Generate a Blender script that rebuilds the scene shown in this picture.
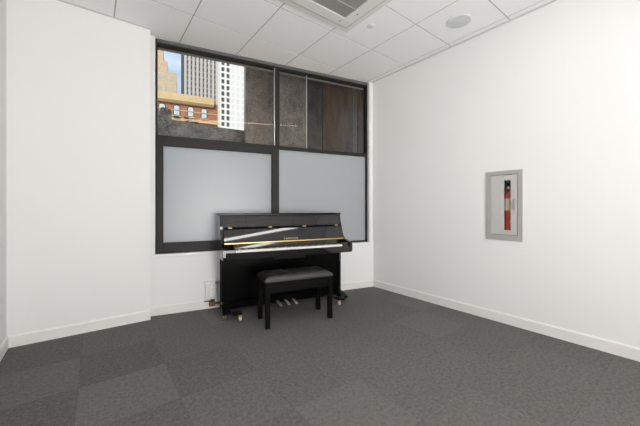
import bpy, bmesh, math, random
from mathutils import Vector, Matrix

for o in list(bpy.data.objects):
    bpy.data.objects.remove(o)
SC = bpy.context.scene
C = SC.collection
random.seed(7)

# ------------------------------------------------------------ camera, world, lights, exposure
cam_d = bpy.data.cameras.new('camera')
cam_d.sensor_width = 36.0
cam_d.lens = 297.0 / 640.0 * 36.0
cam_d.shift_y = -5.5 / 640.0
cam_d.clip_end = 600
cam = bpy.data.objects.new('camera', cam_d)
C.objects.link(cam)
cam.location = (0, 0, 1.157)
cam.rotation_euler = (math.radians(90), 0, -math.radians(37.3))
SC.camera = cam

SC.view_settings.view_transform = 'Standard'
SC.view_settings.look = 'None'
SC.view_settings.gamma = 1.0
SC.view_settings.use_curve_mapping = False
SC.view_settings.exposure = 0.0

world = bpy.data.worlds.new('sky')
SC.world = world
world.use_nodes = True
wn, wl = world.node_tree.nodes, world.node_tree.links
wn.clear()
w_out = wn.new('ShaderNodeOutputWorld')
w_bg = wn.new('ShaderNodeBackground')
w_bg.inputs['Strength'].default_value = 1.4
w_tc = wn.new('ShaderNodeTexCoord')
w_noise = wn.new('ShaderNodeTexNoise')
w_noise.inputs['Scale'].default_value = 3.2
w_noise.inputs['Detail'].default_value = 6
w_map = wn.new('ShaderNodeMapping')
w_map.inputs['Scale'].default_value = (1, 1, 2.6)
w_ramp = wn.new('ShaderNodeValToRGB')
w_ramp.color_ramp.elements[0].position = 0.44
w_ramp.color_ramp.elements[0].color = (0.40, 0.54, 0.74, 1)
w_ramp.color_ramp.elements[1].position = 0.66
w_ramp.color_ramp.elements[1].color = (0.92, 0.94, 0.97, 1)
wl.new(w_tc.outputs['Generated'], w_map.inputs['Vector'])
wl.new(w_map.outputs['Vector'], w_noise.inputs['Vector'])
wl.new(w_noise.outputs['Fac'], w_ramp.inputs['Fac'])
wl.new(w_ramp.outputs['Color'], w_bg.inputs['Color'])
wl.new(w_bg.outputs['Background'], w_out.inputs['Surface'])

sun_d = bpy.data.lights.new('sun', 'SUN')
sun_d.energy = 3.6
sun_d.angle = math.radians(1.0)
sun_d.color = (1.0, 0.93, 0.82)
sun = bpy.data.objects.new('sun', sun_d)
C.objects.link(sun)
sun.location = (-4, -4, 20)
sun.rotation_euler = Vector((0.62, 0.60, -0.62)).to_track_quat('-Z', 'Y').to_euler()

# large soft fill light added behind the camera, turned up to brighten the ceiling
bl_d = bpy.data.lights.new('bounce_fill', 'AREA')
bl_d.shape = 'RECTANGLE'; bl_d.size = 2.6; bl_d.size_y = 1.2; bl_d.energy = 41; bl_d.spread = math.radians(120); bl_d.color = (1.0, 0.98, 0.96)
bl = bpy.data.objects.new('bounce_fill', bl_d); C.objects.link(bl)
bl.location = (0.5, -1.6, 0.7)
bl.rotation_euler = (Vector((1.9, 2.4, 3.0)) - bl.location).to_track_quat('-Z', 'Y').to_euler()

LINE_LIGHT = 12.0      # narrow linear ceiling light, reflected in the piano and the window
FILL_PANEL_LIGHT = 7.4    # glowing panel added behind the camera to even out the light

# ------------------------------------------------------------ materials
MATS = {}
def mat(name, col, rough=0.6, metal=0.0, spec=0.5, coat=0.0, noise=None, bump=None, emit=None, scale=20):
    if name in MATS: return MATS[name]
    m = bpy.data.materials.new(name); m.use_nodes = True
    nt = m.node_tree; b = nt.nodes['Principled BSDF']
    c4 = tuple(col) + (1,)
    b.inputs['Base Color'].default_value = c4
    b.inputs['Roughness'].default_value = rough
    b.inputs['Metallic'].default_value = metal
    b.inputs['Specular IOR Level'].default_value = spec
    b.inputs['Coat Weight'].default_value = coat
    b.inputs['Coat Roughness'].default_value = 0.03
    tc = nt.nodes.new('ShaderNodeTexCoord')
    n = nt.nodes.new('ShaderNodeTexNoise')
    n.inputs['Scale'].default_value = scale; n.inputs['Detail'].default_value = 5
    nt.links.new(tc.outputs['Object'], n.inputs['Vector'])
    if noise is None: noise = 0.03
    mx = nt.nodes.new('ShaderNodeMix'); mx.data_type = 'RGBA'
    mx.inputs['A'].default_value = tuple(max(0, x * (1 - noise)) for x in col) + (1,)
    mx.inputs['B'].default_value = tuple(min(1, x * (1 + noise)) for x in col) + (1,)
    nt.links.new(n.outputs['Fac'], mx.inputs['Factor'])
    nt.links.new(mx.outputs['Result'], b.inputs['Base Color'])
    if bump:
        bp = nt.nodes.new('ShaderNodeBump'); bp.inputs['Strength'].default_value = bump
        bp.inputs['Distance'].default_value = 0.002
        nt.links.new(n.outputs['Fac'], bp.inputs['Height'])
        nt.links.new(bp.outputs['Normal'], b.inputs['Normal'])
    if emit:
        b.inputs['Emission Color'].default_value = tuple(emit[:3]) + (1,)
        b.inputs['Emission Strength'].default_value = emit[3]
    MATS[name] = m
    return m

wall_m = mat('white_wall_paint', (0.88, 0.875, 0.87), 0.75, noise=0.008, scale=3, spec=0.2)
trim_m = mat('white_trim_paint', (0.87, 0.85, 0.83), 0.45, noise=0.01, scale=5)
sill_m = mat('white_sill_paint', (0.90, 0.89, 0.87), 0.35, noise=0.01, scale=5)
tile_m = mat('ceiling_tile', (0.93, 0.94, 0.945), 0.9, noise=0.03, scale=160, bump=0.15, spec=0.1)
grid_m = mat('ceiling_grid', (0.45, 0.44, 0.42), 0.6)
bar_m = mat('ceiling_edge_trim', (0.66, 0.65, 0.63), 0.5)
frame_m = mat('dark_window_frame', (0.026, 0.026, 0.024), 0.45, noise=0.05, spec=0.2)
black_m = mat('piano_black_polish', (0.006, 0.006, 0.006), 0.035, noise=0.0, spec=0.55, coat=0.35)
blackp_m = mat('piano_black_panel', (0.003, 0.003, 0.003), 0.22, noise=0.0, spec=0.08)
satin_m = mat('satin_black', (0.004, 0.004, 0.004), 0.35, noise=0.02, spec=0.1)
felt_m = mat('black_felt', (0.006, 0.006, 0.006), 0.95, spec=0.1)
leather_m = mat('black_leather', (0.018, 0.017, 0.016), 0.3, noise=0.1, bump=0.2, scale=120, spec=0.9)
brass_m = mat('brass', (0.80, 0.56, 0.20), 0.35, 0.9)
brassd_m = mat('aged_brass', (0.45, 0.34, 0.18), 0.5, 0.6)
brasspin_m = mat('brass_lettering', (0.95, 0.86, 0.62), 0.5, 0.0)
castor_m = mat('pale_brass_castor', (0.62, 0.56, 0.42), 0.4, 0.3)
chrome_m = mat('chrome', (0.75, 0.75, 0.76), 0.2, 1.0)
ivory_m = mat('white_key_plastic', (0.86, 0.85, 0.81), 0.25, noise=0.01)
bkey_m = mat('black_key_plastic', (0.012, 0.012, 0.012), 0.3)
steel_m = mat('grey_steel', (0.47, 0.465, 0.45), 0.42, 0.25, noise=0.03, scale=8)
steeld_m = mat('grey_steel_door', (0.60, 0.59, 0.57), 0.45, 0.2, noise=0.03, scale=8)
gap_m = mat('dark_gap', (0.10, 0.10, 0.10), 0.7)
red_m = mat('red_enamel', (0.72, 0.07, 0.03), 0.3)
rubber_m = mat('black_rubber', (0.012, 0.012, 0.012), 0.55)
paper_m = mat('label_paper', (0.80, 0.78, 0.68), 0.6)
yellow_m = mat('label_yellow', (0.85, 0.60, 0.06), 0.6)
blueink_m = mat('label_dark_ink', (0.06, 0.07, 0.10), 0.6)
plast_m = mat('white_plastic', (0.80, 0.80, 0.79), 0.35)
plastb_m = mat('bright_white_plastic', (0.9, 0.9, 0.89), 0.3)
brown_m = mat('brown_fitting', (0.16, 0.085, 0.04), 0.5, noise=0.25, scale=60)
acw_m = mat('ac_white_plastic', (0.78, 0.77, 0.75), 0.5)
acg_m = mat('ac_grille_grey', (0.40, 0.39, 0.37), 0.7, noise=0.1, scale=80)
acd_m = mat('ac_slot_grey', (0.55, 0.54, 0.52), 0.6)
spk_m = mat('speaker_grille_cloth', (0.66, 0.69, 0.66), 0.7, noise=0.08, scale=200)

def carpet_material():
    m = bpy.data.materials.new('carpet_tiles'); m.use_nodes = True
    nt = m.node_tree; N = nt.nodes; L = nt.links
    b = N['Principled BSDF']
    b.inputs['Roughness'].default_value = 0.95
    b.inputs['Specular IOR Level'].default_value = 0.12
    tc = N.new('ShaderNodeTexCoord')
    mp = N.new('ShaderNodeMapping')
    mp.inputs['Location'].default_value = (0.08, 0.05, 0)     # joints at x = -0.08 + n/2, y = 0.45 + n/2
    L.new(tc.outputs['Object'], mp.inputs['Vector'])
    sep = N.new('ShaderNodeSeparateXYZ'); L.new(mp.outputs['Vector'], sep.inputs['Vector'])
    def math_(op, a, b_=None, c_=None):
        n = N.new('ShaderNodeMath'); n.operation = op
        for i, v in enumerate((a, b_, c_)):
            if v is None: continue
            if isinstance(v, (int, float)): n.inputs[i].default_value = v
            else: L.new(v, n.inputs[i])
        return n.outputs[0]
    fx = math_('FLOOR', math_('MULTIPLY', sep.outputs['X'], 2.0))
    fy = math_('FLOOR', math_('MULTIPLY', sep.outputs['Y'], 2.0))
    par = math_('MODULO', math_('ADD', math_('ADD', fx, fy), 100.0), 2.0)
    # fine loop ribs, direction swaps on each quarter-turned tile
    rx = math_('SINE', math_('MULTIPLY', sep.outputs['X'], 900.0))
    ry = math_('SINE', math_('MULTIPLY', sep.outputs['Y'], 900.0))
    mixr = N.new('ShaderNodeMix'); mixr.data_type = 'FLOAT'
    L.new(par, mixr.inputs['Factor']); L.new(rx, mixr.inputs['A']); L.new(ry, mixr.inputs['B'])
    # per tile tone
    comb = N.new('ShaderNodeCombineXYZ'); L.new(fx, comb.inputs['X']); L.new(fy, comb.inputs['Y'])
    wn_ = N.new('ShaderNodeTexWhiteNoise'); wn_.noise_dimensions = '2D'
    L.new(comb.outputs['Vector'], wn_.inputs['Vector'])
    n1 = N.new('ShaderNodeTexNoise'); n1.inputs['Scale'].default_value = 190; n1.inputs['Detail'].default_value = 3
    L.new(tc.outputs['Object'], n1.inputs['Vector'])
    n2 = N.new('ShaderNodeTexNoise'); n2.inputs['Scale'].default_value = 45; n2.inputs['Detail'].default_value = 4
    L.new(tc.outputs['Object'], n2.inputs['Vector'])
    v = math_('ADD', 0.52, math_('MULTIPLY', math_('SUBTRACT', wn_.outputs['Value'], 0.5), 0.13))
    v = math_('ADD', v, math_('MULTIPLY', math_('SUBTRACT', par, 0.5), -0.07))
    v = math_('ADD', v, math_('MULTIPLY', math_('SUBTRACT', n1.outputs['Fac'], 0.5), 1.6))
    v = math_('ADD', v, math_('MULTIPLY', math_('SUBTRACT', n2.outputs['Fac'], 0.5), 0.8))
    v = math_('ADD', v, math_('MULTIPLY', mixr.outputs['Result'], 0.06))
    rp = N.new('ShaderNodeValToRGB')
    rp.color_ramp.elements[0].position = 0.0; rp.color_ramp.elements[0].color = (0.060, 0.0565, 0.054, 1)
    rp.color_ramp.elements[1].position = 1.0; rp.color_ramp.elements[1].color = (0.258, 0.244, 0.232, 1)
    L.new(v, rp.inputs['Fac'])
    # joints
    def edge(s):
        fr = math_('FRACT', math_('MULTIPLY', s, 2.0))
        d = math_('ABSOLUTE', math_('SUBTRACT', fr, 0.5))
        return math_('GREATER_THAN', d, 0.496)
    e = math_('MAXIMUM', edge(sep.outputs['X']), edge(sep.outputs['Y']))
    mx = N.new('ShaderNodeMix'); mx.data_type = 'RGBA'
    L.new(math_('MULTIPLY', e, 0.16), mx.inputs['Factor']); L.new(rp.outputs['Color'], mx.inputs['A'])
    mx.inputs['B'].default_value = (0.02, 0.02, 0.02, 1)
    L.new(mx.outputs['Result'], b.inputs['Base Color'])
    bp = N.new('ShaderNodeBump'); bp.inputs['Strength'].default_value = 0.5; bp.inputs['Distance'].default_value = 0.003
    L.new(n1.outputs['Fac'], bp.inputs['Height']); L.new(bp.outputs['Normal'], b.inputs['Normal'])
    return m
carpet_m = carpet_material()

def frosted_material():
    m = bpy.data.materials.new('frosted_glass'); m.use_nodes = True
    nt = m.node_tree; N = nt.nodes; L = nt.links
    N.remove(N['Principled BSDF']); out = N['Material Output']
    d = N.new('ShaderNodeBsdfDiffuse'); d.inputs['Color'].default_value = (0.60, 0.62, 0.63, 1)
    t = N.new('ShaderNodeBsdfTranslucent'); t.inputs['Color'].default_value = (0.86, 0.93, 1.0, 1)
    g = N.new('ShaderNodeBsdfGlossy'); g.inputs['Roughness'].default_value = 0.28
    m1 = N.new('ShaderNodeMixShader'); m1.inputs[0].default_value = 0.42
    m2 = N.new('ShaderNodeMixShader'); m2.inputs[0].default_value = 0.04
    L.new(d.outputs[0], m1.inputs[1]); L.new(t.outputs[0], m1.inputs[2])
    L.new(m1.outputs[0], m2.inputs[1]); L.new(g.outputs[0], m2.inputs[2])
    L.new(m2.outputs[0], out.inputs['Surface'])
    return m
frost_m = frosted_material()

def clear_glass(name, tint, refl=1.0, gc=(1.0, 1.0, 1.0)):
    m = bpy.data.materials.new(name); m.use_nodes = True
    nt = m.node_tree; N = nt.nodes; L = nt.links
    N.remove(N['Principled BSDF']); out = N['Material Output']
    t = N.new('ShaderNodeBsdfTransparent'); t.inputs['Color'].default_value = tint + (1,)
    g = N.new('ShaderNodeBsdfGlossy'); g.inputs['Roughness'].default_value = 0.01; g.inputs['Color'].default_value = gc + (1,)
    fr = N.new('ShaderNodeFresnel'); fr.inputs['IOR'].default_value = 1.5
    mu = N.new('ShaderNodeMath'); mu.operation = 'MULTIPLY'; mu.inputs[1].default_value = refl
    mx = N.new('ShaderNodeMixShader')
    L.new(fr.outputs[0], mu.inputs[0]); L.new(mu.outputs[0], mx.inputs[0])
    L.new(t.outputs[0], mx.inputs[1]); L.new(g.outputs[0], mx.inputs[2])
    L.new(mx.outputs[0], out.inputs['Surface'])
    return m
glass_m = clear_glass('clear_window_glass', (0.95, 0.96, 0.95), 0.42, (1.0, 0.74, 0.52))
cabglass_m = clear_glass('cabinet_glass', (0.95, 0.95, 0.95), 0.5)

def stone_material(name, c1, c2, sx=4.0, sz=1.2):
    m = bpy.data.materials.new(name); m.use_nodes = True
    nt = m.node_tree; N = nt.nodes; L = nt.links
    b = N['Principled BSDF']; b.inputs['Roughness'].default_value = 0.35
    tc = N.new('ShaderNodeTexCoord'); mp = N.new('ShaderNodeMapping')
    mp.inputs['Scale'].default_value = (sx, sx, sz)
    n = N.new('ShaderNodeTexNoise'); n.inputs['Scale'].default_value = 2.0; n.inputs['Detail'].default_value = 9
    n.inputs['Roughness'].default_value = 0.72
    n2 = N.new('ShaderNodeTexNoise'); n2.inputs['Scale'].default_value = 42; n2.inputs['Detail'].default_value = 3
    r = N.new('ShaderNodeValToRGB')
    r.color_ramp.elements[0].position = 0.36; r.color_ramp.elements[0].color = c1 + (1,)
    r.color_ramp.elements[1].position = 0.66; r.color_ramp.elements[1].color = c2 + (1,)
    ad = N.new('ShaderNodeMath'); ad.operation = 'MULTIPLY_ADD'; ad.inputs[1].default_value = 0.55
    sb = N.new('ShaderNodeMath'); sb.operation = 'SUBTRACT'; sb.inputs[1].default_value = 0.27
    L.new(tc.outputs['Object'], mp.inputs['Vector']); L.new(mp.outputs['Vector'], n.inputs['Vector'])
    L.new(tc.outputs['Object'], n2.inputs['Vector'])
    L.new(n2.outputs['Fac'], ad.inputs[0]); L.new(n.outputs['Fac'], ad.inputs[2])
    L.new(ad.outputs[0], sb.inputs[0]); L.new(sb.outputs[0], r.inputs['Fac'])
    L.new(r.outputs['Color'], b.inputs['Base Color'])
    return m
g_taupe = stone_material('granite_taupe', (0.13, 0.108, 0.095), (0.32, 0.27, 0.24), 2.5, 2.0)
g_grey = stone_material('granite_grey', (0.09, 0.082, 0.078), (0.27, 0.24, 0.23), 2.5, 2.0)
g_navy = stone_material('granite_blue_black', (0.012, 0.013, 0.018), (0.060, 0.064, 0.075), 3.0, 2.0)
g_brown = stone_material('granite_brown', (0.022, 0.014, 0.012), (0.105, 0.070, 0.058), 5.0, 0.9)
g_green = stone_material('granite_green_vein', (0.045, 0.045, 0.035), (0.15, 0.15, 0.125), 6.0, 0.5)
g_dark = stone_material('granite_dark', (0.06, 0.057, 0.06), (0.34, 0.325, 0.325), 3.0, 3.0)

def brick_material(name, c1, c2, mortar, scale, bw=0.5, bh=0.25):
    m = bpy.data.materials.new(name); m.use_nodes = True
    nt = m.node_tree; N = nt.nodes; L = nt.links
    b = N['Principled BSDF']; b.inputs['Roughness'].default_value = 0.9
    tc = N.new('ShaderNodeTexCoord'); mp = N.new('ShaderNodeMapping')
    mp.inputs['Rotation'].default_value = (math.radians(90), 0, 0)
    br = N.new('ShaderNodeTexBrick')
    br.inputs['Color1'].default_value = c1 + (1,); br.inputs['Color2'].default_value = c2 + (1,)
    br.inputs['Mortar'].default_value = mortar + (1,)
    br.inputs['Scale'].default_value = scale; br.inputs['Mortar Size'].default_value = 0.015
    br.inputs['Brick Width'].default_value = bw; br.inputs['Row Height'].default_value = bh
    L.new(tc.outputs['Object'], mp.inputs['Vector']); L.new(mp.outputs['Vector'], br.inputs['Vector'])
    L.new(br.outputs['Color'], b.inputs['Base Color'])
    return m
brick_m = brick_material('red_brick', (0.34, 0.115, 0.06), (0.42, 0.17, 0.09), (0.42, 0.28, 0.18), 1.6)
tan_m = brick_material('tan_masonry', (0.58, 0.43, 0.27), (0.66, 0.50, 0.33), (0.50, 0.38, 0.25), 0.35)
lime_m = mat('tan_limestone', (0.66, 0.48, 0.26), 0.8, noise=0.15, scale=1.5)
conc_m = mat('pale_concrete', (0.50, 0.47, 0.43), 0.8, noise=0.06, scale=0.3)
concd_m = mat('grey_tower_glass', (0.27, 0.27, 0.28), 0.4, noise=0.1, scale=0.3)
whitec_m = mat('white_precast', (0.80, 0.79, 0.73), 0.7, noise=0.05, scale=0.6)
glassd_m = mat('dark_far_glass', (0.075, 0.085, 0.09), 0.25, noise=0.2, scale=1.5)
glassp_m = mat('pale_far_glass', (0.42, 0.47, 0.49), 0.25, noise=0.2, scale=1.0)
paneb_m = mat('reflecting_pane', (0.60, 0.66, 0.70), 0.15, noise=0.3, scale=2.5)
darkbox_m = mat('dark_grille', (0.05, 0.03, 0.025), 0.8)
bronze_m = mat('bright_bronze', (0.85, 0.50, 0.27), 0.35, 0.2)
asph_m = mat('street_paving', (0.12, 0.12, 0.12), 0.9)

# ------------------------------------------------------------ mesh helpers
class MB:
    def __init__(s): s.bm = bmesh.new(); s.mats = []
    def mi(s, m):
        if m not in s.mats: s.mats.append(m)
        return s.mats.index(m)
    def _fin(s, geom_faces, m):
        if m is not None:
            i = s.mi(m)
            for f in geom_faces: f.material_index = i
    def box(s, x0, x1, y0, y1, z0, z1, bev=0.0, m=None, seg=1):
        n0 = set(s.bm.faces)
        M = Matrix.Translation(((x0+x1)/2, (y0+y1)/2, (z0+z1)/2)) @ Matrix.Diagonal((abs(x1-x0), abs(y1-y0), abs(z1-z0), 1))
        r = bmesh.ops.create_cube(s.bm, size=1.0, matrix=M)
        if bev > 0:
            es = list({e for v in r['verts'] for e in v.link_edges})
            bmesh.ops.bevel(s.bm, geom=es, offset=bev, segments=seg, affect='EDGES', profile=0.5)
        s._fin([f for f in s.bm.faces if f not in n0], m)
        return s
    def prism(s, pts, axis, a0, a1, m=None, bev=0.0):
        """pts: 2D polygon; axis 'x': pts are (y,z); 'y': (x,z); 'z': (x,y)"""
        n0 = set(s.bm.faces)
        def mk(p, t):
            return {'x': (t, p[0], p[1]), 'y': (p[0], t, p[1]), 'z': (p[0], p[1], t)}[axis]
        A = [s.bm.verts.new(mk(p, a0)) for p in pts]
        B = [s.bm.verts.new(mk(p, a1)) for p in pts]
        fs = [s.bm.faces.new(A), s.bm.faces.new(list(reversed(B)))]
        k = len(pts)
        for i in range(k):
            fs.append(s.bm.faces.new((A[i], B[i], B[(i+1) % k], A[(i+1) % k])))
        bmesh.ops.recalc_face_normals(s.bm, faces=fs)
        if bev > 0:
            es = list({e for f in fs for e in f.edges})
            bmesh.ops.bevel(s.bm, geom=es, offset=bev, segments=1, affect='EDGES', profile=0.5)
        s._fin([f for f in s.bm.faces if f not in n0], m)
        return s
    def cyl(s, p, q, r, r2=None, seg=20, m=None):
        n0 = set(s.bm.faces)
        p, q = Vector(p), Vector(q); d = q - p
        M = Matrix.Translation((p+q)/2) @ d.to_track_quat('Z', 'Y').to_matrix().to_4x4()
        bmesh.ops.create_cone(s.bm, cap_ends=True, segments=seg, radius1=r, radius2=r if r2 is None else r2, depth=d.length, matrix=M)
        s._fin([f for f in s.bm.faces if f not in n0], m)
        return s
    def lathe(s, prof, cx, cy, seg=28, m=None):
        n0 = set(s.bm.faces)
        rings = []
        for r, z in prof:
            rings.append([s.bm.verts.new((cx + r*math.cos(2*math.pi*i/seg), cy + r*math.sin(2*math.pi*i/seg), z)) for i in range(seg)])
        for a, b in zip(rings, rings[1:]):
            for i in range(seg):
                s.bm.faces.new((a[i], a[(i+1) % seg], b[(i+1) % seg], b[i]))
        s.bm.faces.new(list(reversed(rings[0]))); s.bm.faces.new(rings[-1])
        s._fin([f for f in s.bm.faces if f not in n0], m)
        return s
    def tube(s, pts, r, seg=8, m=None):
        for a, b in zip(pts, pts[1:]): s.cyl(a, b, r, seg=seg, m=m)
        return s
    def build(s, name, m=None, parent=None, smooth=False, kind=None, frame=None):
        me = bpy.data.meshes.new(name)
        bmesh.ops.recalc_face_normals(s.bm, faces=s.bm.faces[:])
        s.bm.to_mesh(me); s.bm.free()
        if s.mats:
            for x in s.mats: me.materials.append(x)
        else: me.materials.append(m)
        if smooth:
            for p in me.polygons: p.use_smooth = True
            try: me.set_sharp_from_angle(angle=math.radians(40))
            except Exception: pass
        o = bpy.data.objects.new(name, me); C.objects.link(o)
        if parent is not None: o.parent = parent
        if frame is not None: o.location, o.rotation_euler = frame
        if kind: o['kind'] = kind
        return o

def tag(o, label, cat, group=None):
    o['label'] = label; o['category'] = cat
    if group: o['group'] = group
    return o
def empty(name, loc=(0, 0, 0), rz=0.0, label=None, cat=None, kind=None, group=None):
    o = bpy.data.objects.new(name, None); o.empty_display_size = 0.1; C.objects.link(o)
    o.location = loc; o.rotation_euler = (0, 0, rz)
    if label: tag(o, label, cat, group)
    if kind: o['kind'] = kind
    return o

# ------------------------------------------------------------ room frame
H = 3.0
XR, XL, YB, YF = 3.27, -0.571, -3.8, 3.507      # right wall, left wall, back wall, far-left wall
PX, PY = 0.479, 3.613                            # start of the skewed window wall
WA = -math.radians(12.39)
U = (math.cos(WA), math.sin(WA)); NN = (math.sin(WA), -math.cos(WA))   # along the wall, out into the room
LEN = (XR - PX) / U[0]                           # window wall length
def W(a, b, z=0.0): return (PX + U[0]*a + NN[0]*b, PY + U[1]*a + NN[1]*b, z)
WF = ((PX, PY, 0), (0, 0, WA))                   # object frame: local x = a, local y = -b

# floor
cy = W(LEN, 0)[1]
MB().prism([(XL, YB), (XR, YB), (XR, cy), (PX, PY), (PX, YF), (XL, YF)], 'z', -0.12, 0.0).build('floor', carpet_m, kind='structure')

# walls
# right wall with the cabinet recess cut through
cy0, cy1, cz0, cz1 = 1.105, 1.391, 0.85, 1.505
w = MB()
w.box(XR, XR+0.15, YB, cy0, 0, H+0.15); w.box(XR, XR+0.15, cy1, cy+0.15, 0, H+0.15)
w.box(XR, XR+0.15, cy0, cy1, 0, cz0); w.box(XR, XR+0.15, cy0, cy1, cz1, H+0.15)
w.build('wall_right', wall_m, kind='structure')
MB().box(XL-0.15, XL, YB, YF+0.15, 0, H+0.15).build('wall_left', wall_m, kind='structure')
MB().prism([(XL, YF), (PX-0.014, YF), (PX-0.014, PY+0.004), (PX-0.014, PY+0.36), (XL, PY+0.36)], 'z', 0, H+0.15).build('wall_far', wall_m, kind='structure')
MB().box(XL-0.15, XR+0.15, YB-0.15, YB, 0, H+0.15).build('wall_back', wall_m, kind='structure')
# below the window
SILL = 0.652
MB().box(-0.012, LEN, 0.0, 0.30, 0, SILL-0.03).build('wall_window', wall_m, kind='structure', frame=WF)
# white jamb on the right of the window, narrow
MB().box(-0.03, 0.044, 0.012, 0.36, SILL-0.03, H+0.01).build('wall_window_reveal', wall_m, kind='structure', frame=WF)
MB().box(2.798, LEN+0.01, 0.012, 0.142, SILL-0.03, H+0.01).build('wall_window_jamb', wall_m, kind='structure', frame=WF)
# building above the ceiling line
MB().box(-4.0, 6.0, 0.06, 0.34, H+0.012, 9.0).build('shading_facade', conc_m, kind='structure', frame=WF)  # upper wall out of view, put in to shade the near stone outside
MB().box(XL-0.15, XR+0.15, YB-0.15, YF+0.1, H+0.15, H+0.30).build('roof_slab', conc_m, kind='structure')

# ceiling tiles: 0.605 m grid parallel to the right wall, cut at the window line
def build_ceiling():
    T, g = 0.605, 0.0058
    x0, y0 = 0.157, 3.005
    bm = MB()
    for i in range(-2, 6):
        for j in range(-12, 3):
            xa, xb = x0 + i*T, x0 + (i+1)*T
            ya, yb = y0 + j*T, y0 + (j+1)*T
            xa2, xb2 = max(xa+g, XL), min(xb-g, XR)
            ya2, yb2 = max(ya+g, YB), min(yb-g, PY+0.09)
            if xb2-xa2 < 0.01 or yb2-ya2 < 0.01: continue
            bm.box(xa2, xb2, ya2, yb2, H, H+0.003)
    def cut(b, co, no):
        bmesh.ops.bisect_plane(b, geom=b.verts[:]+b.edges[:]+b.faces[:], plane_co=co, plane_no=no, clear_outer=True)
    cut(bm.bm, W(0, -0.075, 0), (-NN[0], -NN[1], 0))
    return bm.build('ceiling', tile_m, kind='structure')
ceil = build_ceiling()
g = MB().prism([(XL, YB), (XR, YB), (XR, cy+0.02), W(0, -0.075)[:2], (XL, PY+0.09)], 'z', H+0.0032, H+0.03)
g.build('ceiling_grid', grid_m, parent=ceil)
# wall angle along the right wall, far-left wall, left wall, back wall
MB().box(XR-0.022, XR, YB, cy+0.02, H-0.006, H).build('trim_1', bar_m, kind='structure')
MB().box(XL, PX-0.014, YF-0.022, YF, H-0.006, H).build('trim_2', bar_m, kind='structure')
MB().box(XL, XL+0.022, YB, YF-0.022, H-0.006, H).build('trim_3', bar_m, kind='structure')

# baseboards: straight board with a small stepped top
def base_profile(d=0.013, h=0.10): return [(0, 0), (-d, 0), (-d, h-0.012), (-d*0.55, h-0.004), (-d*0.45, h), (0, h)]
MB().prism([(XR + p[0], p[1]) for p in base_profile()], 'y', YB, cy).build('baseboard_right', trim_m, kind='structure')
MB().prism([(XL - p[0], p[1]) for p in base_profile()], 'y', YB, YF).build('baseboard_left', trim_m, kind='structure')
MB().prism([(YF + p[0], p[1]) for p in base_profile()], 'x', XL+0.005, PX-0.012).build('baseboard_far', trim_m, kind='structure')
MB().prism([(p[0], p[1]) for p in base_profile()], 'x', 0.0, LEN-0.005).build('baseboard_window', trim_m, kind='structure', frame=WF)
MB().prism([(YB - p[0], p[1]) for p in base_profile()], 'x', XL, XR).build('baseboard_back', trim_m, kind='structure')
# door behind the camera
dr = empty('door_1', (2.3, YB, 0), 0, kind='structure')
b = MB(); b.box(-0.52, -0.46, 0, 0.02, 0, 2.16); b.box(0.46, 0.52, 0, 0.02, 0, 2.16); b.box(-0.46, 0.46, 0, 0.02, 2.1, 2.16)
b.build('door_frame', frame_m, dr)
MB().box(-0.46, 0.46, 0.001, 0.014, 0.005, 2.1).build('door_leaf', steeld_m, dr)
MB().cyl((0.38, 0.014, 1.0), (0.38, 0.06, 1.0), 0.012).cyl((0.38, 0.055, 1.0), (0.27, 0.055, 1.0), 0.009).build('door_handle', chrome_m, dr, smooth=True)

# frosted corridor glazing in the back wall, lit from the corridor behind it
gz = empty('fill_panel', (0.50, YB, 0), 0, kind='structure')
b = MB()
for x in (-1.02, -0.34, 0.34, 1.02): b.box(x-0.025, x+0.025, 0, 0.05, 0.0, 2.6)
b.box(-1.0, 1.0, 0, 0.05, 0.1, 0.15).box(-1.0, 1.0, 0, 0.05, 2.55, 2.6)
b.build('window_frame', frame_m, gz)
MB().box(-1.0, 1.0, 0.012, 0.022, 0.15, 2.55).build('fill_panel_glow', mat('fill_panel_emitter', (0.8, 0.8, 0.8), 0.6, emit=(1.0, 0.98, 0.95, FILL_PANEL_LIGHT)), gz)

# ------------------------------------------------------------ window (local x=a, y outward)
win = empty('window_1', WF[0], WA, kind='structure')
y0, y1 = 0.06, 0.14
def wb(*a, **k): return MB().box(*a, **k)
HEAD0 = 2.945
b = MB()
b.box(0.045, 0.062, y0-0.006, y1, SILL+0.001, H-0.001, 0.002)        # outer jamb left
b.box(2.775, 2.797, y0, y1, SILL+0.001, H-0.001, 0.002)              # outer jamb right
b.box(0.062, 2.775, y0, y1, SILL+0.001, SILL+0.022, 0.002)
b.build('window_frame', frame_m, win)
MB().box(0.062, 2.775, y0, y1, HEAD0, H-0.001, 0.002).build('window_head', frame_m, win)
MB().box(0.062, 2.775, y0-0.012, y0, HEAD0+0.018, H-0.001, 0.002).build('shade_pocket', mat('pocket_grey', (0.12,0.12,0.12), 0.5), win)
b = MB()
b.box(0.062, 1.40, y0, y1, 1.90, 1.952, 0.003)
b.box(1.40, 2.775, y0, y1, 1.908, 1.952, 0.003)
b.build('transom_bar', frame_m, win)
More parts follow.
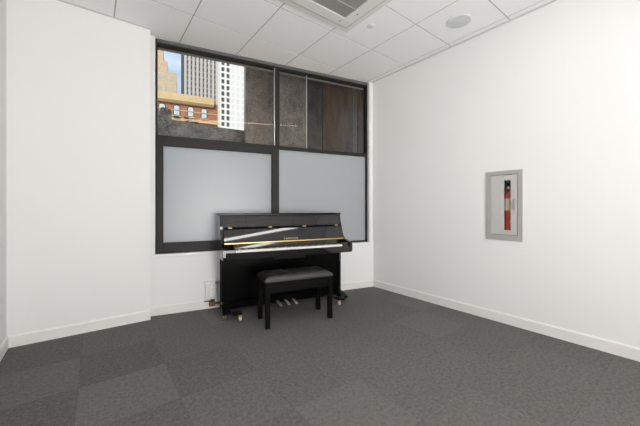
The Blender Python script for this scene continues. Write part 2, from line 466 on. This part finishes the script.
# the heavy operable sash on the left
b = MB()
b.box(0.050, 0.120, y0-0.014, y0+0.03, SILL+0.006, 1.915, 0.004)
b.box(1.345, 1.438, y0-0.014, y0+0.03, SILL+0.006, 1.915, 0.004)
b.box(0.120, 1.345, y0-0.014, y0+0.03, SILL+0.006, 0.768, 0.004)
b.box(0.120, 1.345, y0-0.014, y0+0.03, 1.838, 1.915, 0.004)
b.build('sash_frame', frame_m, win)
MB().box(0.118, 1.347, y0+0.032, y0+0.044, 0.675, 1.905).build('frosted_pane', frost_m, win)
MB().box(1.438, 2.776, y0+0.032, y0+0.044, 0.674, 1.909).build('frosted_pane', frost_m, win)
MB().box(1.385, 1.446, y0-0.004, y1, 1.952, HEAD0, 0.003).build('mullion', frame_m, win)
MB().box(1.376, 1.385, y0+0.002, y0+0.02, 1.952, HEAD0).build('glazing_bead', chrome_m, win)
MB().box(0.062, 1.385, y0+0.032, y0+0.044, 1.95, HEAD0+0.002).build('clear_pane', glass_m, win)
MB().box(1.446, 1.833, y0+0.032, y0+0.044, 1.95, HEAD0+0.002).build('clear_pane', glass_m, win)
MB().box(1.842, 2.776, y0+0.032, y0+0.044, 1.95, HEAD0+0.002).build('clear_pane', glass_m, win)
MB().box(1.834, 1.841, y0+0.028, y0+0.048, 1.952, HEAD0).build('glazing_joint', mat('pale_joint', (0.5, 0.5, 0.49), 0.4), win)
b = MB(); b.box(-0.0, LEN-0.002, -0.012, 0.14, SILL-0.032, SILL, 0.004)
b.build('window_sill', sill_m, win)

# ------------------------------------------------------------ ceiling fittings
# narrow linear light in the ceiling grid
ls = empty('linear_ceiling_light', (1.367, 0.650, H), 0, 'long narrow flush linear light in the ceiling grid nearest the viewpoint', 'ceiling light')
MB().box(-1.21, 1.21, -0.052, -0.042, -0.010, -0.001).box(-1.21, 1.21, 0.042, 0.052, -0.010, -0.001).build('frame', acw_m, ls)
MB().box(-1.205, 1.205, -0.042, 0.042, -0.007, -0.001).build('diffuser', mat('lit_linear_diffuser', (0.9, 0.9, 0.9), 0.5, emit=(1.0, 0.975, 0.94, LINE_LIGHT)), ls)

# ceiling cassette air conditioner
def cassette():
    x1, y1_ = 2.100, 2.305; S = 0.95
    cx, cy_ = x1 - S/2, y1_ - S/2
    t = empty('ceiling_air_conditioner', (cx, cy_, H), 0, 'square white air conditioner cassette with grey centre grille in the tiled ceiling', 'air conditioner')
    h = S/2
    def ring(b, o, i, z0, z1, bev=0.0):
        b.box(-o, o, i, o, z0, z1, bev); b.box(-o, o, -o, -i, z0, z1, bev)
        b.box(-o, -i, -i, i, z0, z1, bev); b.box(i, o, -i, i, z0, z1, bev)
    b = MB(); ring(b, h, h-0.05, -0.014, -0.001); b.build('outer_trim', acw_m, t)
    b = MB(); ring(b, h-0.05, h-0.075, -0.012, -0.001); b.build('air_slot', acd_m, t)
    b = MB(); ring(b, h-0.075, h-0.185, -0.030, -0.001, 0.004); b.build('panel_frame', acw_m, t)
    for sx, sy in ((1, 1), (-1, 1), (1, -1), (-1, -1)):
        MB().cyl((sx*(h-0.13), sy*(h-0.30), -0.030), (sx*(h-0.13), sy*(h-0.30), -0.032), 0.007).build('screw', gap_m, t)
        MB().cyl((sx*(h-0.20), sy*(h-0.13), -0.030), (sx*(h-0.20), sy*(h-0.13), -0.032), 0.007).build('screw', gap_m, t)
    q = h-0.185
    b = MB(); b.box(-q, q, -q, q, -0.020, -0.001)
    n = 44
    for k in range(n):
        yy = -q + 2*q*(k+0.5)/n
        b.box(yy-0.0018, yy+0.0018, -q, q, -0.026, -0.020)
    gr = b.build('intake_grille', acg_m, t)
    b = MB()
    for k in (-1, 0, 1): b.box(-q, q, k*q*0.5-0.003, k*q*0.5+0.003, -0.028, -0.020)
    b.build('grille_rib', mat('rib_grey', (0.50, 0.49, 0.48), 0.6), t)
cassette()

t = empty('ceiling_speaker', (2.873, 1.505, H), 0, 'round pale grey speaker grille flush in the ceiling tile beside the right wall', 'speaker')
MB().lathe([(0.112, -0.001), (0.112, -0.007), (0.107, -0.011), (0.102, -0.009), (0.102, -0.001)], 0, 0, 48).build('rim', mat('speaker_rim', (0.72, 0.74, 0.72), 0.5), t, smooth=True)
MB().lathe([(0.1015, -0.001), (0.1015, -0.008), (0.06, -0.012), (0.002, -0.0135)], 0, 0, 48).build('grille', spk_m, t, smooth=True)
t = MB().lathe([(0.043, -0.0005), (0.043, -0.002), (0.040, -0.004), (0.002, -0.004)], 0, 0, 32).build('sprinkler_cover', mat('sprinkler_white', (0.80, 0.80, 0.79), 0.5), smooth=True)
t.location = (2.24, 2.085, H); tag(t, 'small round white sprinkler cover plate on the ceiling tile next to the air conditioner', 'sprinkler')

# ------------------------------------------------------------ fire extinguisher cabinet, recessed in the right wall
cab = empty('fire_extinguisher_cabinet', (XR, 1.25, 0.83), 0, 'grey steel cabinet with narrow glass slot recessed in the white right wall', 'cabinet')
def cb(m_, x0, x1, ya, yb, za, zb, bev=0.0): m_.box(x0, x1, ya-1.25, yb-1.25, za-0.83, zb-0.83, bev)
b = MB()
cb(b, -0.012, -0.0005, 1.083, 1.127, 0.829, 1.524, 0.002); cb(b, -0.012, -0.0005, 1.374, 1.417, 0.829, 1.524, 0.002)
cb(b, -0.012, -0.0005, 1.127, 1.374, 0.829, 0.882, 0.002); cb(b, -0.012, -0.0005, 1.127, 1.374, 1.486, 1.524, 0.002)
b.build('trim_frame', steel_m, cab)
b = MB()
cb(b, 0.138, 0.146, 1.109, 1.387, 0.854, 1.501); cb(b, 0.0, 0.138, 1.109, 1.115, 0.854, 1.501); cb(b, 0.0, 0.138, 1.381, 1.387, 0.854, 1.501)
cb(b, 0.0, 0.138, 1.115, 1.381, 0.854, 0.860); cb(b, 0.0, 0.138, 1.115, 1.381, 1.495, 1.501)
b.build('box_liner', mat('cabinet_inside', (0.22, 0.22, 0.22), 0.6), cab)
b = MB()
s0, s1, t0, t1 = 1.187, 1.248, 0.932, 1.428
cb(b, -0.008, 0.004, 1.131, s0, 0.887, 1.481); cb(b, -0.008, 0.004, s1, 1.369, 0.887, 1.481)
cb(b, -0.008, 0.004, s0, s1, 0.887, t0); cb(b, -0.008, 0.004, s0, s1, t1, 1.481)
door = b.build('door', steeld_m, cab)
b = MB()
cb(b, 0.0045, 0.008, 1.120, s0-0.008, 0.875, 1.492); cb(b, 0.0045, 0.008, s1+0.008, 1.378, 0.875, 1.492)
b.build('door_seal', gap_m, cab)
b = MB(); cb(b, -0.002, 0.001, s0, s1, t0, t1); b.build('glass_strip', cabglass_m, door)
b = MB(); cb(b, -0.016, -0.008, 1.143, 1.171, 1.130, 1.245, 0.002)
b.build('pull_handle', steel_m, door)
b = MB(); cb(b, -0.019, -0.0161, 1.149, 1.155, 1.135, 1.240); b.build('grip_edge', chrome_m, door)
for z in (0.95, 1.40):
    b = MB(); cb(b, -0.0145, -0.0125, 1.374, 1.380, z, z+0.05); b.build('hinge', steel_m, door)

ext = empty('fire_extinguisher', (XR+0.072, 1.222, 0.861), 0, 'red fire extinguisher with black head and yellow white label inside the grey wall cabinet', 'fire extinguisher')
R_ = 0.055
MB().lathe([(R_-0.004, 0.0), (R_, 0.006), (R_, 0.40), (R_*0.93, 0.43), (R_*0.6, 0.455), (0.022, 0.463), (0.018, 0.475)], 0, 0, 36).build('tank', red_m, ext, smooth=True)
MB().cyl((0, 0, 0.475), (0, 0, 0.515), 0.017).box(-0.03, 0.024, -0.012, 0.012, 0.50, 0.525, 0.003).build('valve', rubber_m, ext)
MB().box(-0.058, 0.02, -0.009, 0.009, 0.528, 0.536, 0.002).prism([(-0.055, 0.560), (0.02, 0.536), (0.02, 0.545), (-0.055, 0.570)], 'y', -0.008, 0.008).build('lever', satin_m, ext)
MB().cyl((-0.018, 0.0, 0.495), (-0.040, 0.0, 0.495), 0.013).build('pressure_gauge', chrome_m, ext)
pts = [(0, 0.018, 0.505), (0.0, 0.045, 0.50), (0.0, 0.066, 0.45), (0.0, 0.067, 0.38), (0.0, 0.067, 0.22)]
MB().tube(pts, 0.008).cyl((0.0, 0.067, 0.22), (0.0, 0.068, 0.12), 0.011, 0.014).build('hose', rubber_m, ext, smooth=True)
def arc_patch(r, a0, a1, z0, z1, n=10):
    b = MB()
    for k in range(n):
        t0_, t1_ = a0+(a1-a0)*k/n, a0+(a1-a0)*(k+1)/n
        b.prism([(r*math.cos(t0_), r*math.sin(t0_)), (r*math.cos(t1_), r*math.sin(t1_)),
                 ((r+.0006)*math.cos(t1_), (r+.0006)*math.sin(t1_)), ((r+.0006)*math.cos(t0_), (r+.0006)*math.sin(t0_))], 'z', z0, z1)
    return b
lab = arc_patch(R_+0.0003, math.radians(125), math.radians(262), 0.268, 0.385).build('label', paper_m, ext)
arc_patch(R_+0.0011, math.radians(188), math.radians(205), 0.272, 0.382, 3).build('label_band', yellow_m, lab)
arc_patch(R_+0.0011, math.radians(218), math.radians(228), 0.280, 0.375, 3).build('label_band', blueink_m, lab)
arc_patch(R_+0.0003, math.radians(195), math.radians(222), 0.150, 0.156, 4).build('inspection_mark', paper_m, ext)

# ------------------------------------------------------------ upright piano (local x = a - 1.42, y = -b)
PC = 1.42
pp = W(PC, 0.0, 0.0)
pn = empty('upright_piano', pp, WA, 'polished black upright piano with open keyboard lid standing under the window', 'piano')
HWD = 0.745
prof = [(0.03, 0.055), (0.03, 1.066), (0.245, 1.066), (0.262, 1.00), (0.335, 0.815), (0.375, 0.775), (0.47, 0.752), (0.535, 0.742), (0.556, 0.725),
        (0.558, 0.655), (0.545, 0.625), (0.300, 0.610), (0.270, 0.58), (0.270, 0.055)]
P2 = [(-b_, z_) for b_, z_ in prof]
for sgn in (-1, 1):
    xa, xb = (-HWD, -HWD+0.028) if sgn < 0 else (HWD-0.028, HWD)
    MB().prism(P2, 'x', xa, xb, bev=0.001).build('side_panel', black_m, pn)
def PB(m_, x0, x1, b0, b1, z0, z1, bev=0.0): m_.box(x0, x1, -b1, -b0, z0, z1, bev); return m_
IN = HWD - 0.0285
b = MB(); PB(b, -HWD-0.008, HWD+0.008, 0.022, 0.256, 1.067, 1.089, 0.004); b.build('top_lid', mat('lid_black', (0.006, 0.006, 0.006), 0.3, noise=0.0, spec=0.3), pn)
b = MB(); PB(b, -IN, IN, 0.032, 0.055, 0.06, 1.065); b.build('back_panel', satin_m, pn)
MB().prism([(-0.222, 1.064), (-0.243, 1.064), (-0.300, 0.86), (-0.285, 0.86)], 'x', -IN, IN).build('upper_panel', black_m, pn)
b = MB(); PB(b, -IN, IN, 0.20, 0.372, 0.72, 0.772); b.build('action_rail', felt_m, pn)
# opened keyboard cover leaning back
MB().prism([(-0.376, 0.773), (-0.392, 0.773), (-0.3243, 0.925), (-0.309, 0.925)], 'x', -IN+0.004, IN-0.004, bev=0.001).build('fallboard', black_m, pn)
fl = MB().prism([(-0.309, 0.926), (-0.335, 0.926), (-0.340, 0.938), (-0.335, 0.944), (-0.305, 0.944)], 'x', -IN+0.010, IN-0.010, bev=0.001).build('music_ledge', satin_m, pn)
for x in (0.774, 1.214, 1.63, 2.062):
    MB().box(x-PC-0.020, x-PC+0.020, -0.344, -0.330, 0.928, 0.946, 0.002).build('hinge', brassd_m, fl)
MB().box(-IN+0.004, IN-0.004, -0.402, -0.390, 0.768, 0.781, 0.002).build('brass_strip', brass_m, pn)
# cheek blocks, key bed, key slip
for s_ in (-1, 1):
    x0, x1 = sorted((s_*(IN-0.001), s_*0.622))
    MB().prism([(-0.40, 0.66), (-0.40, 0.745), (-0.50, 0.738), (-0.525, 0.722), (-0.535, 0.66)], 'x', x0, x1, bev=0.002).build('key_block', black_m, pn)
b = MB(); PB(b, -IN, IN, 0.08, 0.535, 0.630, 0.659); b.build('key_bed', satin_m, pn)
b = MB(); PB(b, -IN, IN, 0.536, 0.556, 0.625, 0.697, 0.003); b.build('key_slip', black_m, pn)
MB().prism([(-0.385, 0.722), (-0.4159, 0.722), (-0.3940, 0.7665), (-0.385, 0.7665)], 'x', -0.621, 0.621).build('name_rail', black_m, pn)
kb = MB(); PB(kb, -0.62, 0.62, 0.40, 0.534, 0.660, 0.690); kb = kb.build('key_frame', felt_m, pn)
NW, kw = 52, 1.236/52
wk = None; bk = None
for k in range(NW):
    x = -0.618 + kw*(k+0.5)
    if wk is None:
        wk = MB().box(-kw/2+0.0006, kw/2-0.0006, -0.536, -0.420, 0.691, 0.718, 0.0012).build('white_key', ivory_m, kb); o = wk
    else:
        o = wk.copy(); C.objects.link(o); o.parent = kb
    o.location = (x, 0, 0)
for k in range(NW-1):
    if (k % 7) in (1, 4): continue          # A B | C D E | F G pattern
    x = -0.618 + kw*(k+1)
    if bk is None:
        bk = MB().prism([(-0.421, 0.7185), (-0.421, 0.730), (-0.488, 0.730), (-0.496, 0.7185)], 'x', -0.0055, 0.0055, bev=0.001).build('black_key', bkey_m, kb); o = bk
    else:
        o = bk.copy(); C.objects.link(o); o.parent = kb
    o.location = (x, 0, 0)
MB().box(-0.618, 0.618, -0.4195, -0.4170, 0.690, 0.7215).build('key_felt', mat('red_felt', (0.12, 0.012, 0.01), 0.9), kb)
# lettering on the fallboard
def lettering(txt, width, mat_, parent, name):
    cu = bpy.data.curves.new(name, 'FONT'); cu.body = txt; cu.align_x = 'CENTER'; cu.align_y = 'CENTER'
    cu.size = 0.034; cu.space_character = 1.55; cu.extrude = 0.0004; cu.offset = -0.0004
    tmp = bpy.data.objects.new('tmp', cu); C.objects.link(tmp)
    bpy.context.view_layer.update()
    dg = bpy.context.evaluated_depsgraph_get()
    me = bpy.data.meshes.new_from_object(tmp.evaluated_get(dg))
    bpy.data.objects.remove(tmp)
    xs = [v.co.x for v in me.vertices]; k = width/(max(xs)-min(xs)); cx = (max(xs)+min(xs))/2
    for v in me.vertices: v.co.x = (v.co.x-cx)*k
    me.materials.clear(); me.materials.append(mat_)
    o = bpy.data.objects.new(name, me); C.objects.link(o); o.parent = parent
    return o
lt = lettering('YAMAHA', 0.175, brasspin_m, pn, 'maker_lettering')
tilt = math.atan2(0.152, 0.0677)               # slope of the fallboard face
lt.rotation_euler = (tilt, 0, 0)
lt.location = (1.447-PC, -0.3793-0.0014, 0.8015)
# lower body
b = MB(); PB(b, -IN, IN, 0.235, 0.252, 0.135, 0.625); b.build('lower_panel', blackp_m, pn)
b = MB(); PB(b, -IN, IN, 0.225, 0.268, 0.045, 0.130, 0.003); b.build('bottom_rail', blackp_m, pn)
b = MB(); PB(b, -0.22, 0.13, 0.50, 0.545, 0.600, 0.6245, 0.003); b.build('lock_rail', black_m, pn)
for s_ in (-1, 1):
    x0, x1 = sorted((s_*0.735, s_*0.655))
    MB().prism([(-0.05, 0.052), (-0.05, 0.088), (-0.2245, 0.088), (-0.2245, 0.04)], 'x', x0, x1).build('sled_block', satin_m, pn)
    MB().prism([(-0.271, 0.045), (-0.271, 0.105), (-0.36, 0.095), (-0.46, 0.072), (-0.475, 0.06), (-0.46, 0.045)], 'x', x0, x1, bev=0.004).build('toe', satin_m, pn)
    for q_, (xx, bb) in enumerate(((s_*0.715, 0.43), (s_*0.575, 0.535))):
        c = MB(); c.cyl((xx-0.011, -bb, 0.022), (xx+0.011, -bb, 0.022), 0.022, seg=24).build('castor', castor_m if q_ else mat('grey_castor', (0.10, 0.10, 0.10), 0.4), pn, smooth=True)
        MB().box(xx-0.016, xx-0.012, -bb-0.010, -bb+0.010, 0.018, 0.058).box(xx+0.012, xx+0.016, -bb-0.010, -bb+0.010, 0.018, 0.058).box(xx-0.016, xx+0.016, -bb-0.012, -bb+0.012, 0.052, 0.060).build('castor_fork', brass_m, c_par := pn)
    # brace reaching from toe to the outer castor
    x0, x1 = sorted((s_*0.654, s_*0.555))
    MB().box(x0, x1, -0.55, -0.46, 0.060, 0.080, 0.003).build('castor_bracket', satin_m, pn)
for x in (1.316, 1.412, 1.505):
    xx = x - PC
    MB().prism([(-0.262, 0.060), (-0.262, 0.070), (-0.36, 0.072), (-0.425, 0.060), (-0.432, 0.052), (-0.42, 0.048), (-0.36, 0.060)], 'x', xx-0.014, xx+0.014, bev=0.002).build('pedal', mat('pedal_brass', (0.72, 0.68, 0.60), 0.3, 0.4), pn)

# ------------------------------------------------------------ bench
bx, bb = 1.380, 0.700
bp_ = W(bx, bb)
bench = empty('piano_bench', bp_, WA, 'black four legged bench with padded leather seat in front of the upright piano', 'bench')
BW, BD = 0.365, 0.170
for sx in (-1, 1):
    for sy in (-1, 1):
        x, y = sx*(BW-0.032), sy*(BD-0.022)
        MB().prism([(x-0.022, y-0.022), (x+0.022, y-0.022), (x+0.022, y+0.022), (x-0.022, y+0.022)], 'z', 0.0, 0.439, bev=0.002).build('leg', satin_m, bench)
b = MB()
b.box(-BW+0.055, BW-0.055, -BD+0.006, -BD+0.026, 0.340, 0.438, 0.002); b.box(-BW+0.055, BW-0.055, BD-0.026, BD-0.006, 0.340, 0.438, 0.002)
b.box(-BW+0.016, -BW+0.036, -BD+0.045, BD-0.045, 0.340, 0.438, 0.002); b.box(BW-0.036, BW-0.016, -BD+0.045, BD-0.045, 0.340, 0.438, 0.002)
b.build('seat_frame', satin_m, bench)
def cushion(hx, hy, z0, z1):
    bm = MB(); nx, ny = 48, 24
    def hgt(u, v):
        e = 1 - max(abs(u), abs(v))**10
        # shallow quilting seams: 5 x 2 pads
        qx = abs(math.sin(math.pi*(u+1)/2*5)); qy = abs(math.sin(math.pi*(v+1)/2*2))
        return z0 + (z1-z0)*(0.70*max(e, 0)**0.5 + 0.30*(min(qx, 1)**0.35)*(min(qy, 1)**0.35)*max(e, 0)) 
    top = [[bm.bm.verts.new((hx*u, hy*v, hgt(u, v))) for u in [-1+2*i/nx for i in range(nx+1)]] for v in [-1+2*j/ny for j in range(ny+1)]]
    for j in range(ny):
        for i in range(nx):
            bm.bm.faces.new((top[j][i], top[j][i+1], top[j+1][i+1], top[j+1][i]))
    bm.box(-hx+0.003, hx-0.003, -hy+0.003, hy-0.003, z0-0.012, z0+0.003)
    return bm
cushion(BW, BD, 0.453, 0.503).build('seat_cushion', leather_m, bench, smooth=True)

# ------------------------------------------------------------ wall box and fitting by the piano's left side
ob = empty('outlet_box', W(0.604, 0.0, 0.118), WA, 'white surface mounted outlet box low on the wall left of the piano', 'outlet box')
MB().box(-0.060, 0.060, -0.038, -0.0005, 0.0, 0.158, 0.004).build('box_body', plast_m, ob)
MB().box(-0.062, 0.061, -0.046, -0.0005, 0.1585, 0.200, 0.004).build('top_cover', plastb_m, ob)
MB().box(-0.012, 0.050, -0.042, -0.0385, 0.030, 0.145, 0.002).build('face_plate', plastb_m, ob)
for z in (0.055, 0.105): MB().cyl((0.019, -0.042, z), (0.019, -0.0435, z), 0.013).build('socket', plast_m, ob)
MB().box(0.050, 0.062, -0.0475, -0.0465, 0.165, 0.190).build('switch', gap_m, ob)
ft = empty('wall_fitting', W(0.615, 0.0, 0.062), WA, 'small brown and black fitting just under the white outlet box beside the piano', 'fitting')
b = MB(); b.box(-0.030, 0.035, -0.052, -0.014, -0.030, 0.022, 0.006).cyl((0.035, -0.033, -0.004), (0.062, -0.033, -0.004), 0.014); b.build('fitting_body', brown_m, ft)
MB().cyl((-0.080, -0.033, 0.030), (0.010, -0.033, 0.030), 0.006).box(-0.014, 0.030, -0.046, -0.020, 0.0225, 0.044, 0.003).build('black_stem', rubber_m, ft)

# ------------------------------------------------------------ outside, beyond the window (frame: local x = a, y = distance beyond the wall)
ground = MB().box(-60, 70, 0.4, 180, -0.4, -0.1).build('ground', asph_m, kind='structure', frame=WF)

def ext_thing(name, dist, label, cat, a=0.0):
    return empty(name, W(a, -dist, -0.1), WA, label, cat)
# stone parapet
t = ext_thing('stone_parapet', 1.2, 'dark grey granite parapet with stepped left end outside the upper window', 'parapet')
Z = 0.1
MB().prism([(-2.5, 0), (3.2, 0), (3.2, 2.3+Z), (1.36, 2.385+Z), (0.826, 2.40+Z), (0.17, 2.44+Z), (-2.5, 2.44+Z)], 'y', 0.0, 0.25).build('coping_wall', g_dark, t)
MB().prism([(-0.045, 2.4405+Z), (0.17, 2.4405+Z), (0.168, 2.585+Z), (0.04, 2.605+Z), (0.0, 2.52+Z)], 'y', 0.0, 0.25).build('end_block', g_dark, t)
b = MB()
for a_ in (0.42, 1.02, 1.36): b.box(a_, a_+0.006, -0.003, 0.0, 0, 2.37+Z)
b.build('joint', mat('stone_joint', (0.22, 0.22, 0.22), 0.8), t)

# granite clad wall close outside on the right
t = ext_thing('granite_wall', 0.7, 'polished brown and grey granite clad wall seen through the upper right window panes', 'wall')
for (a0, a1, m_, off) in ((1.140, 1.47, g_taupe, 0.0), (1.474, 1.64, g_grey, 0.0), (1.645, 2.095, g_grey, 0.006), (2.10, 2.372, g_navy, 0.03), (2.376, 2.93, g_brown, 0.012), (2.934, 3.03, g_green, 0.012), (3.034, 4.4, g_brown, 0.012)):
    MB().box(a0, a1, off, 0.099, 0, 5.6, 0.002).build('stone_panel', m_, t)
MB().box(1.145, 4.4, 0.10, 0.16, 0, 5.6).build('core', g_grey, t)

# brick building across the street
t = ext_thing('brick_building', 38.0, 'red brick building with arched windows and tan cornice across the street', 'building')
def arch_poly(x0, x1, z0, z1, n=10):
    r = (x1-x0)/2; cx = (x0+x1)/2
    return [(x0, z0), (x1, z0)] + [(cx + r*math.cos(math.pi*k/n), z1-r*0.75 + r*0.75*math.sin(math.pi*k/n)) for k in range(n+1)]
MB().box(-9.0, 5.2, 0.0, 12, 0, 14.95).build('wall', brick_m, t)
b = MB(); b.box(-9.1, 4.15, -0.45, 0.0, 14.55+Z, 15.45+Z).box(-9.1, 4.0, -0.25, 0.0, 14.30+Z, 14.54+Z)
for k in range(44): b.box(-9.0+0.3*k, -8.86+0.3*k, -0.40, -0.2501, 14.36+Z, 14.54+Z)
b.build('cornice', lime_m, t)
MB().box(-9.1, 5.3, -0.22, 0.0, 12.12+Z, 12.42+Z).build('belt_course', lime_m, t)
MB().box(-9.1, 5.3, -0.06, 0.0, 13.42+Z, 13.52+Z).build('stone_band', lime_m, t)
for x0 in (-5.4, -3.85, -2.25, -0.62, 1.0, 2.6):
    x1 = x0+0.62
    wv = MB().prism(arch_poly(x0-0.10, x1+0.10, 12.75+Z, 14.12+Z), 'y', -0.05, -0.0).build('window', darkbox_m, t)
    MB().prism(arch_poly(x0, x1, 12.85+Z, 14.02+Z), 'y', -0.065, -0.051).build('pane', paneb_m, wv)
    MB().box(x0, x1, -0.08, -0.066, 13.38+Z, 13.46+Z).build('glazing_bar', darkbox_m, wv)
    MB().box(x0-0.2, x1+0.2, -0.18, -0.0, 12.62+Z, 12.749+Z).build('window_sill', lime_m, t)
for (a0, a1, z0, z1) in ((-0.62, -0.05, 12.45, 12.60), (0.52, 1.12, 12.45, 12.60), (0.7, 1.1, 12.0, 12.11), (1.3, 2.2, 12.0, 12.11)):
    MB().box(a0, a1, -0.5, 0.0, z0+Z, z1+Z).build('ledge_box', darkbox_m, t)

# white office tower just right of it
t = ext_thing('white_office_tower', 30.0, 'white precast office tower with columns of dark windows right of the brick building', 'building')
a0, a1 = 4.06, 6.75
MB().box(a0+0.02, a1-0.02, 0.12, 2.5, 0, 30).build('glazing', glassd_m, t)
b = MB()
ncol = 5
for k in range(ncol+1):
    x = a0 + (a1-a0)*k/ncol
    b.box(x-0.11 if k else x, x+0.11 if k < ncol else x+0.02, 0.0, 0.12, 0, 30)
b.box(a1-0.02, a1+0.04, 0.0, 2.5, 0, 30); b.box(a0-0.02, a0+0.019, 0.121, 2.5, 0, 30)
for k in range(46):
    z = 0.66*k
    b.box(a0, a1, 0.03, 0.12, z, z+0.20)
b.build('precast_grid', whitec_m, t)
MB().box(a0+1.18, a1, 0.05, 0.119, 0, 30).build('blind_panel', mat('white_panel', (0.68, 0.69, 0.66), 0.6), t)

# grey striped tower behind
t = ext_thing('grey_office_tower', 70.0, 'tall grey office tower with vertical window strips behind the brick building', 'building')
k_ = 70.0/110*1.06
a0, a1 = 1.0, 9.4
MB().box(a0, a1, 0.5, 20, 0, 60).build('tower_body', concd_m, t)
b = MB(); n = 10
for k in range(n+1):
    x = a0 + (a1-a0)*k/n
    b.box(x-0.24, x+0.24, 0.0, 0.499, 0, 60)
b.build('pier', conc_m, t)
b = MB()
for k in range(50): b.box(a0, a1, 0.3, 0.498, 1.2*k, 1.2*k+0.35)
b.build('floor_band', conc_m, t)
MB().box(a0-0.9, a0-0.25, 2.0, 14, 0, 60).build('side_slab', glassd_m, t)

# tan stepped tower
t = ext_thing('tan_stepped_tower', 110.0, 'tall tan masonry tower with stepped top at the left edge of the window', 'building')
b = MB(); b.box(-14, -4.2, 0, 12, 0, 51).box(-4.2, -1.4, 0, 12, 0, 47.6).box(-14, -5.6, 0.5, 11, 51, 56).box(-14, -6.6, 1, 10, 56, 64)
b.build('masonry_body', tan_m, t)
b = MB()
for i in range(6):
    for j in range(12):
        b.box(-12.6+1.9*i, -11.9+1.9*i, -0.05, 0, 5+3.6*j, 6.6+3.6*j)
wo = b.build('windows', glassp_m, t)
MB().box(-14, -1.3, -0.3, 0, 39.2, 39.9).build('cornice', lime_m, t)
